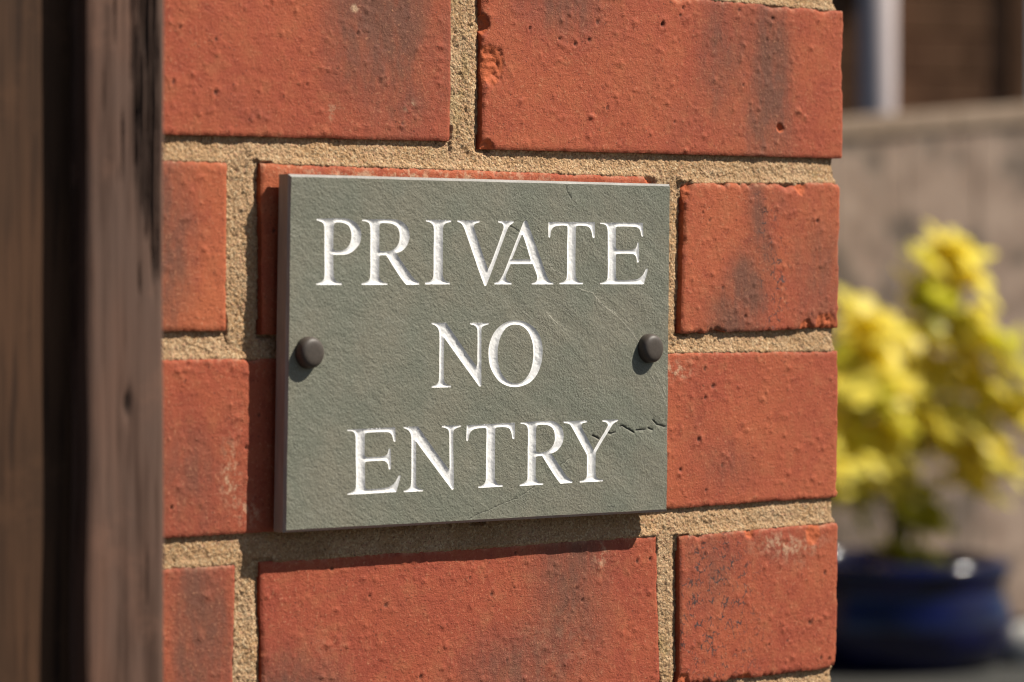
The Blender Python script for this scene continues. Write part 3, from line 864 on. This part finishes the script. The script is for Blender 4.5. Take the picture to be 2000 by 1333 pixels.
# front face of the slab with openings for the letters
def dense_ring(c, st):
    o = []
    for i in range(4):
        a, b = c[i], c[(i + 1) % 4]
        n = int(np.linalg.norm(b - a) / st)
        o += [a + (b - a) * k / n for k in range(n)]
    return np.array(o)


rim = dense_ring(FLAT, 1.0)
for i in range(len(rim)):                          # hand-sawn edge, not quite straight
    rim[i] += 0.14 * np.array((vnoise(rim[i][1] / 9, 1.0, 5), vnoise(rim[i][0] / 9, 2.0, 6)))
pts = [rim]; edges = ring_edges(0, len(rim)); nP = len(rim)
for ch, loops in LETTERS:
    for lp in loops:
        edges += ring_edges(nP, len(lp)); pts.append(lp); nP += len(lp)
gx, gz = np.meshgrid(np.arange(-321, -115, 0.95), np.arange(-140, -3, 0.95))
G = np.stack([gx.ravel(), gz.ravel()], -1) + rng.uniform(-0.2, 0.2, (gx.size, 2))


def along(lines, st=0.35):
    o = []
    for l in lines:
        for a, b in zip(l[:-1], l[1:]):
            a, b = np.array(a), np.array(b); n = max(1, int(np.linalg.norm(b - a) / st))
            for k in range(n + 1):
                o.append(a + (b - a) * k / n)
    o = np.array(o)
    return o + 0.22 * np.stack([vnoise(o[:, 0] / 1.3, o[:, 1] / 1.3, 71), vnoise(o[:, 0] / 1.3, o[:, 1] / 1.3, 72)], -1)


ck = along(CRACKS); ckw = len(along(CRACKS[:6])); vn = along(VEINS)
extra = np.concatenate([ck, ck + (0.22, 0.22), ck - (0.22, 0.22), ck + (-0.3, 0.3), ck - (-0.3, 0.3), vn, vn + (0.22, 0.25), vn - (0.22, 0.25)])
G = np.concatenate([G, extra])
ok = inside(G, rim) & (poly_dist(G, rim) > 0.4)
for ch, loops in LETTERS:
    bb0, bb1 = loops[0].min(0) - 1, loops[0].max(0) + 1
    m = ok & ((G >= bb0) & (G <= bb1)).all(1)
    i = np.where(m)[0]
    bad = in_letter(G[i], loops)
    for lp in loops:
        bad |= poly_dist(G[i], lp) < 0.3
    ok[i[bad]] = False
G = G[ok]
P, T = cdt(np.concatenate(pts + [G]), edges)
cen = P[T].mean(1)
good = inside(cen, rim)
for ch, loops in LETTERS:
    good &= ~in_letter(cen, loops)
T = T[good]


def pt_dist(P, Q):
    out = np.empty(len(P))
    for i in range(0, len(P), 3000):
        out[i:i + 3000] = np.sqrt(((P[i:i + 3000, None] - Q[None]) ** 2).sum(-1)).min(1)
    return out


dc = np.minimum(pt_dist(P, ck[:ckw]), 0.2 + pt_dist(P, ck[ckw:])); dv = pt_dist(P, vn)
crack = np.clip(1.3 - dc / 0.28, 0, 1); vein = np.clip(1 - dv / 0.26, 0, 1)
yf = FY + relief(P[:, 0], P[:, 1]) + 0.55 * crack - 0.05 * vein
V = to_sign(P, yf)
F = T.tolist(); fm = [0] * len(F); fs = [True] * len(F)
# chamfer, sawn sides and back
rimo = dense_ring(OUT, 1.0)
n = len(rim)
if len(rimo) != n:
    s = np.linspace(0, len(rimo), n, endpoint=False)
    rimo = np.stack([np.interp(s, np.arange(len(rimo) + 1), np.append(rimo[:, k], rimo[0, k])) for k in (0, 1)], -1)
b0 = len(V)
A = to_sign(rim, FY + relief(rim[:, 0], rim[:, 1]))
B = to_sign(rimo, np.full(n, FY + 1.15))
Cc = to_sign(rimo, np.full(n, -2.9))
V = np.concatenate([V, A, B, B, Cc])
for k in range(n):
    k2 = (k + 1) % n
    F.append([b0 + k, b0 + k2, b0 + n + k2, b0 + n + k]); fm.append(1); fs.append(False)
    F.append([b0 + 2 * n + k, b0 + 2 * n + k2, b0 + 3 * n + k2, b0 + 3 * n + k]); fm.append(1); fs.append(False)
F.append([b0 + 3 * n + k for k in range(n)]); fm.append(1); fs.append(False)
z4 = np.zeros(4 * n)
mesh_obj('slab', V, F, [M['slate'], M['sawn']], sign, tuple(sign.location), fsmooth=fs, fmat=fm,
         attrs={'crack': np.concatenate([crack, z4]), 'vein': np.concatenate([vein, z4])})

# the carved, white-painted letters: sloping walls down to a rough rounded floor
for ch, loops in LETTERS:
    lo, hi_ = loops[0].min(0), loops[0].max(0)
    gx, gz = np.meshgrid(np.arange(lo[0], hi_[0], 0.30), np.arange(lo[1], hi_[1], 0.30))
    G = np.stack([gx.ravel(), gz.ravel()], -1) + rng.uniform(-0.06, 0.06, (gx.size, 2))
    G = G[in_letter(G, loops)]
    for lp in loops:
        G = G[poly_dist(G, lp) > 0.13]
    pts, edges, nP = [], [], 0
    for lp in loops:
        edges += ring_edges(nP, len(lp)); pts.append(lp); nP += len(lp)
    P, T = cdt(np.concatenate(pts + [G]), edges)
    T = T[in_letter(P[T].mean(1), loops)]
    d = np.min([poly_dist(P, lp) for lp in loops], 0)
    h = 0.63 * (1 - (1 - np.minimum(d / 1.6, 1)) ** 1.5) + np.clip(d, 0, 1.5) / 1.5 * (0.10 * vnoise(P[:, 0] / 0.8, P[:, 1] / 0.8, 17) + 0.12 * vnoise(P[:, 0] / 1.9, P[:, 1] / 1.9, 18))
    y = FY + relief(P[:, 0], P[:, 1]) + h
    mesh_obj('letter', to_sign(P, y), T.tolist(), M['paint'], sign, tuple(sign.location), smooth=True)['label'] = 'carved white capital letter ' + ch

# domed fixing caps
for (cx, cz) in ((-309.9, -71.2), (-129.0, -71.8)):
    prof = [(6.05, -0.4), (6.05, 0.6)]
    for k in range(1, 19):
        a = k / 18 * math.pi / 2
        prof.append((max(0.02, 6.05 * math.cos(a) ** 0.42), 1.3 + 3.25 * math.sin(a) ** 0.9))
    cap = MB().lathe([(r * MM, h * MM) for r, h in prof], 56, 'y').build('fixing_cap', M['cap'], sign, (cx * MM, (FY + 0.1) * MM, cz * MM + Z0))
    MB().lathe([(3.0 * MM, 0), (3.0 * MM, 5.0 * MM)], 16, 'y').build('spacer', M['screw'], cap, (cx * MM, 1.6 * MM, cz * MM + Z0))

# ------------------------------------------------------------------ timber gate on the left
gate = empty('timber_gate', (-0.62, -0.07, 0.0))
tag(gate, 'dark brown timber gate with vertical boards and a faded cover strip', 'gate')


def plank(name, x0, x1, y0, y1, z0, z1, mat, seed, weather=None, knots=(), grooves=(), dx=2.0, dz=4.0, wav=0.5):
    """grid front face (towards -y) with a rough-sawn outline, box sides"""
    nx, nz = max(4, int((x1 - x0) / dx)), int((z1 - z0) / dz)
    U, W = np.meshgrid(np.linspace(0, 1, nx + 1), np.linspace(0, 1, nz + 1))
    Xp = x0 + (x1 - x0) * U; Zp = z0 + (z1 - z0) * W
    Xp = Xp + wav * (fbm(Zp / 60, Zp * 0 + 3, seed, 4) * (1 - U) + fbm(Zp / 60, Zp * 0 + 9, seed + 3, 4) * U)
    e = np.minimum(U, 1 - U) * (x1 - x0)
    Yp = y0 + 0.8 * np.exp(-(e / 1.0) ** 1.5) + 0.5 * fbm(Xp / 8, Zp / 160, seed + 7, 3)
    wt = weather(Xp, Zp) if weather else np.zeros_like(Xp)
    kn = np.zeros_like(Xp)
    for (kx, kz, rx, rz) in knots:
        w = np.exp(-((Xp - kx) / rx) ** 2 - ((Zp - kz) / rz) ** 2)
        kn = np.maximum(kn, w); Yp = Yp + 1.2 * w
    for (gx_, za, zb, gw) in grooves:
        xx = gx_ + 0.9 * fbm(Zp / 26, Zp * 0 + gx_, seed + 40, 3)
        ww = gw * (0.55 + 0.9 * np.abs(fbm(Zp / 9, Zp * 0 + gx_, seed + 43, 3))) * np.clip(np.minimum(Zp - za, zb - Zp) / 10 + 0.25, 0, 1)
        w = np.clip(1.5 - np.abs(Xp - xx) / np.maximum(ww, 1e-3), 0, 1) * (ww > 0.02)
        kn = np.maximum(kn, 0.62 * w); Yp = Yp + 1.0 * w
    Yp = Yp + wt * 0.6 * np.abs(fbm(Xp / 3, Zp / 70, seed + 11, 3))
    cx, cz = (x0 + x1) / 2, z0
    V = np.stack([Xp - cx, Yp - y0, Zp - cz], -1).reshape(-1, 3)
    idx = np.arange(V.shape[0]).reshape(nz + 1, nx + 1)
    F = np.stack([idx[:-1, :-1], idx[:-1, 1:], idx[1:, 1:], idx[1:, :-1]], -1).reshape(-1, 4).tolist()
    sm = [True] * len(F)
    loop = np.concatenate([idx[0, :], idx[1:, -1], idx[-1, -2::-1], idx[-2:0:-1, 0]])
    nV, n = len(V), len(loop)
    A = V[loop]; B = A.copy(); B[:, 1] = y1 - y0
    V = np.concatenate([V, A, B])
    for k in range(n):
        k2 = (k + 1) % n
        F.append([nV + k2, nV + k, nV + n + k, nV + n + k2]); sm.append(False)
    F.append([nV + n + k for k in range(n)]); sm.append(False)
    pad = lambda a: np.concatenate([a.ravel(), a.ravel()[loop], np.zeros(n)])
    return mesh_obj(name, V * MM, F, mat, gate, (cx * MM, y0 * MM, cz * MM), fsmooth=sm, attrs={'weather': pad(wt), 'knot': pad(kn)})


sst = lambda a, lo, hi: np.clip((a - lo) / (hi - lo), 0, 1) ** 2 * (3 - 2 * np.clip((a - lo) / (hi - lo), 0, 1))
plank('cover_strip', -466.9, -435.9, -90, -42, 30, 1800, M['batten'], 501,
      weather=lambda x, z: 0.55 * sst(x, -455, -447) * sst(z, 955, 985) * (0.6 + 0.8 * np.abs(fbm(x / 6, z / 40, 5, 2))) + 0.8 * np.exp(-((x + 453) / 1.2) ** 2) * sst(z, 965, 1010),
      knots=[(-451.2, 915.5, 1.6, 4.5), (-440, 962, 1.0, 9), (-447, 1012, 1.0, 6), (-460, 1190, 2, 6)],
      grooves=[(-450.0, 1018, 1075, 0.5), (-447.6, 988, 1090, 0.75), (-445.2, 978, 1080, 0.85), (-443.0, 970, 1100, 1.0), (-440.6, 962, 1085, 0.9), (-438.4, 955, 1040, 0.7), (-456.2, 1034, 1060, 0.45),
               (-453.0, 990, 1012, 0.4), (-455.4, 984, 1000, 0.35), (-446.4, 948, 962, 0.35), (-460.5, 1010, 1030, 0.3), (-458.6, 870, 884, 0.3), (-444.0, 850, 872, 0.3)], dx=0.5, dz=2.5, wav=0.9)
for k, (a, b) in enumerate(((-592, -442), (-746, -596), (-900, -750))):
    plank('board', a, b, -80, -62, 30, 1790, M['gate'], 520 + k, knots=[(a + 62, 700 + 90 * k, 6, 12), (a + 100, 1290, 5, 9)], dx=5, dz=12, wav=0.8)
for z in (230, 1480):
    MB().box((-0.44, -0.0225, -0.05), (0.0, 0.0225, 0.05), 0.003).build('rail', M['gate'], gate, (-0.46, -0.0385, z * MM))

# ------------------------------------------------------------------ garden behind
RT = Vector((0.737, -0.676, 0.0)); DP = Vector((0.676, 0.737, 0.0))
PB = Vector((5.225, 4.491, 0.0))

pot = empty('plant_pot', tuple(PB))
tag(pot, 'wide glossy cobalt blue glazed plant pot on the ground beside the fence', 'plant pot')
prof = [(0.0, 0.0), (0.225, 0.0), (0.245, 0.006), (0.268, 0.026), (0.284, 0.055), (0.2915, 0.085), (0.292, 0.112), (0.286, 0.135), (0.277, 0.155), (0.270, 0.170), (0.267, 0.182), (0.268, 0.194),
        (0.273, 0.206), (0.279, 0.219), (0.281, 0.232), (0.278, 0.245), (0.269, 0.253), (0.258, 0.255), (0.247, 0.249), (0.242, 0.236), (0.241, 0.20)]
prof = [(r_ * 1.03, h_ * 1.07) for r_, h_ in prof]
MB().lathe(prof, 96).build('bowl', M['glaze'], pot, tuple(PB))
n = 48
so = MB()
ringv = [(0, 0, 0.242)]
for r_, q_ in ((0.08, 0.244), (0.16, 0.240), (0.2485, 0.233)):
    ringv += [(r_ * math.cos(2 * math.pi * j / n), r_ * math.sin(2 * math.pi * j / n), q_ + 0.008 * random.uniform(-1, 1) * (r_ < 0.24)) for j in range(n)]
fs_ = [(0, 1 + j, 1 + (j + 1) % n) for j in range(n)] + [(1 + k * n + j, 1 + (k + 1) * n + j, 1 + (k + 1) * n + (j + 1) % n, 1 + k * n + (j + 1) % n) for k in range(2) for j in range(n)]
so.add(ringv, fs_, True)
so.build('compost', M['soil'], pot, tuple(PB))

shrub = empty('golden_shrub', (PB.x, PB.y, 0.244))
tag(shrub, 'bushy shrub with golden yellow leaves growing in the blue pot', 'shrub')
SB = Vector((PB.x, PB.y, 0.244)) + RT * 0.02


def leaf_mesh(name, nl, mat, seed):
    r = random.Random(seed)
    V, F = [], []
    for k in range(nl):
        a = 2 * math.pi * k / nl + r.uniform(-0.3, 0.3)
        el = r.uniform(0.05, 0.85)
        Ln = r.uniform(0.045, 0.068); W = Ln * r.uniform(0.27, 0.36)
        d = Vector((math.cos(a) * math.cos(el), math.sin(a) * math.cos(el), math.sin(el)))
        s = Vector((-math.sin(a), math.cos(a), 0))
        u = d.cross(s) * -1
        b = len(V)
        for t, w in ((0.05, 0.15), (0.3, 0.8), (0.6, 1.0), (0.85, 0.6), (1.0, 0.05)):
            c = d * (Ln * t) - Vector((0, 0, 1)) * (Ln * 0.35 * t * t)
            V += [c - s * W * w + u * W * 0.3 * w, c, c + s * W * w + u * W * 0.3 * w]
        for i in range(4):
            for j in range(2):
                F.append((b + i * 3 + j, b + i * 3 + j + 1, b + i * 3 + j + 4, b + i * 3 + j + 3))
    me = bpy.data.meshes.new(name)
    me.from_pydata([tuple(v) for v in V], [], F)
    me.materials.append(mat)
    me.polygons.foreach_set('use_smooth', np.ones(len(F), bool))
    return me


YM = [leaf_mesh('leaf_rosette', random.choice((5, 6, 7)), M['leaf'], 60 + k) for k in range(4)]
GM = [leaf_mesh('leaf_rosette', random.choice((5, 6, 7)), M['leafg'], 80 + k) for k in range(3)]
PX = 0.001289
clumps = [(1850, 495, 50, 0, 6), (1800, 505, 25, 0, 2), (1890, 520, 25, 0, 2), (1832, 570, 34, 1, 4), (1905, 635, 45, 0, 6), (1860, 660, 40, 0, 5), (1790, 565, 20, 0, 2), (1685, 605, 35, 0, 3), (1750, 670, 40, 0, 5), (1690, 715, 55, 0, 7), (1715, 640, 30, 0, 3), (1660, 760, 40, 0, 4), (1650, 850, 40, 0, 4), (1720, 810, 40, 0, 4),
          (1650, 680, 40, 0, 3), (1765, 775, 48, 0, 6), (1680, 815, 55, 0, 7), (1825, 795, 45, 0, 5), (1820, 720, 35, 0, 4), (1790, 840, 30, 0, 3), (1850, 860, 30, 0, 2), (1800, 640, 25, 0, 2), (1900, 720, 35, 0, 4), (1990, 705, 30, 0, 3), (1998, 790, 42, 0, 4), (1890, 815, 40, 0, 5),
          (1930, 865, 42, 0, 5), (1945, 780, 22, 0, 2), (1740, 860, 40, 0, 4), (1690, 890, 30, 0, 3), (1710, 925, 22, 1, 2), (1785, 925, 30, 1, 3), (1832, 985, 22, 1, 2), (1780, 1010, 26, 1, 2), (1650, 965, 30, 1, 2), (1915, 920, 24, 0, 2),
          (1600, 700, 60, 0, 5), (1570, 810, 60, 0, 5), (1610, 890, 45, 0, 3), (1765, 1060, 18, 1, 2), (1800, 1055, 14, 1, 1), (2055, 760, 40, 0, 3)]
sticks = []
for (px, py, rd, green, cnt) in clumps:
    dep = random.uniform(-0.08, 0.08) - max(0, 1790 - px) * 0.0017
    if py > 900:
        dep *= 0.2
    c = SB + RT * ((px - 1772) * PX) + DP * dep
    c.z = 0.954 + (556 - (py + 16)) * PX
    sticks.append(c)
    for k in range(cnt):
        while True:
            q = Vector((random.uniform(-1, 1), random.uniform(-1, 1), random.uniform(-1, 1)))
            if q.length < 1:
                break
        pos = c + q * rd * PX * 0.95
        gm = green if random.random() < 0.92 else 1 - green
        o = bpy.data.objects.new('leaf_rosette', random.choice(GM if gm else YM))
        link(o, shrub, pos)
        up = Vector((0.25, -0.35, 0.75)) + Vector((random.uniform(-.5, .5), random.uniform(-.5, .5), random.uniform(-.25, .25)))
        qr = up.to_track_quat('Z', 'Y') @ Euler((0, 0, random.uniform(0, 6.28))).to_quaternion()
        o.rotation_euler = qr.to_euler()
        o.scale = [random.uniform(1.3, 2.0)] * 3
mb = MB()
for c in sticks[::2]:
    a = SB + Vector((random.uniform(-0.02, 0.02), random.uniform(-0.02, 0.02), -0.01))
    m1 = a.lerp(c, 0.35) + Vector((0, 0, 0.06)); m1 -= (m1 - a - Vector((0, 0, m1.z - a.z))) * 0.35
    m2 = a.lerp(c, 0.7) + Vector((random.uniform(-.01, .01), random.uniform(-.01, .01), 0.02))
    b = Vector(shrub.location)
    mb.tube([a - b, m1 - b, m2 - b, c - b], [0.0045, 0.0035, 0.0026, 0.0018], 6)
mb.build('stems', M['stem'], shrub, tuple(shrub.location))

# fence, its top rising gently to the right with the garden
FYW = 4.835                                    # front plane of the boards
fence = empty('garden_fence', (5.6, FYW + 0.03, 0.0))
tag(fence, 'weathered pale timber fence with capping rail behind the golden shrub', 'fence')
topz = lambda x: 1.392 + (x - 5.4) * 0.084
x = 2.0
k = 0
while x < 6.86:
    w = 0.148
    h = topz(x + w / 2) - 0.05
    o = MB()
    V = [(-w / 2, 0, 0.03), (w / 2, 0, 0.03), (w / 2, 0.016, 0.03), (-w / 2, 0.016, 0.03), (-w / 2, 0, h - 0.006), (w / 2, 0, h + 0.006), (w / 2, 0.016, h + 0.006), (-w / 2, 0.016, h - 0.006)]
    o.add(V, [(3, 2, 1, 0), (4, 5, 6, 7), (0, 1, 5, 4), (1, 2, 6, 5), (2, 3, 7, 6), (3, 0, 4, 7)])
    o.build('board', M['fence'], fence, (x + w / 2, FYW + (0.0 if k % 2 else 0.003), 0.0))
    x += w - 0.001
    k += 1
xa, xb = 2.0, 6.88
cap = MB()
V = []
for xx in (xa, xb):
    for (yy, zz) in ((-0.009, -0.052), (0.045, -0.052), (0.045, -0.004), (0.018, 0.004), (-0.009, -0.004)):
        V.append((xx - 5.4, yy, topz(xx) + zz - 1.0))
cap.add(V, [(0, 5, 6, 1), (1, 6, 7, 2), (2, 7, 8, 3), (3, 8, 9, 4), (4, 9, 5, 0), (4, 3, 2, 1, 0)[::-1], (5, 6, 7, 8, 9)[::-1]])
cap.build('capping_rail', M['rail'], fence, (5.4, FYW, 1.0))
MB().box((-0.045, -0.045, 0), (0.045, 0.045, 1.57), 0.004).build('post', M['rail'], fence, (6.93, FYW + 0.03, 0.0))

# dark clad outbuilding with a white soil pipe
HE = Vector((-0.866, 0.50, 0.0)); HN = Vector((-0.50, -0.866, 0.0))
HC = Vector((8.40, 6.62, 0.0))            # near corner of the clad wall
shed = empty('clad_outbuilding', tuple(HC))
tag(shed, 'dark brown outbuilding clad in horizontal boards beyond the fence', 'building')
hmat_rot = math.atan2(HE.y, HE.x)


def hbox(name, a0, a1, b0, b1, z0, z1, mat, bev=0.0):
    """a along the wall, b outwards from it"""
    mb = MB().box((0, 0, 0), (a1 - a0, b1 - b0, z1 - z0), bev)
    V = [tuple(HE * v[0] + HN * v[1] + Vector((0, 0, v[2]))) for v in mb.V]
    return mesh_obj(name, V, mb.F, mat, shed, tuple(HC + HE * a0 + HN * b0 + Vector((0, 0, z0))))


hbox('core', 0.0, 5.0, -3.0, -0.03, 0.0, 2.75, M['siding'])
for k in range(18):
    hbox('cladding_board', 0.06, 5.0, -0.029, 0.0, 0.06 + k * 0.15, 0.06 + k * 0.15 + 0.144, M['siding'], 0.006)
hbox('corner_trim', -0.02, 0.058, -0.09, 0.014, 0.0, 2.75, M['siding'])
hbox('eave', -0.12, 5.1, -3.1, 0.22, 2.752, 2.95, M['siding'])

dpipe = empty('soil_pipe', tuple(HC + HE * 0.60 + HN * 0.10))
tag(dpipe, 'white vertical plastic pipe against the dark brown clad wall', 'pipe')
MB().tube([(0, 0, 0), (0, 0, 1.3), (0, 0, 2.74)], 0.066, 24).build('pipe', M['pipe'], dpipe, tuple(dpipe.location))
for z in (0.9, 1.75):
    MB().lathe([(0.0665, -0.02), (0.074, -0.02), (0.074, 0.02), (0.0665, 0.02)], 24).build('bracket', M['pipe'], dpipe, tuple(Vector(dpipe.location) + Vector((0, 0, z + 0.35))))

# pale stone beside the pot
rs = random.Random(4)
ms = MB()
nu, nv = 18, 10
V = [(0, 0, -0.03)]
for i in range(1, nv):
    ph = math.pi * i / nv
    for j in range(nu):
        th = 2 * math.pi * j / nu
        rr = 1 + 0.14 * math.sin(3 * th + 1) * math.sin(ph) + 0.08 * math.sin(5 * th + 2 * ph)
        V.append((0.075 * rr * math.sin(ph) * math.cos(th), 0.06 * rr * math.sin(ph) * math.sin(th), 0.045 - 0.06 * rr * math.cos(ph) - 0.005))
V.append((0, 0, 0.105))
F = [(0, 1 + (j + 1) % nu, 1 + j) for j in range(nu)]
for i in range(nv - 2):
    for j in range(nu):
        F.append((1 + i * nu + j, 1 + i * nu + (j + 1) % nu, 1 + (i + 1) * nu + (j + 1) % nu, 1 + (i + 1) * nu + j))
F += [(len(V) - 1, 1 + (nv - 2) * nu + j, 1 + (nv - 2) * nu + (j + 1) % nu) for j in range(nu)]
ms.add(V, F, True)
sp = PB + RT * 0.335 + DP * 0.02
tag(ms.build('pale_stone', M['stone'], None, (sp.x, sp.y, 0.0)), 'pale rounded stone lying on the ground beside the blue pot', 'stone')
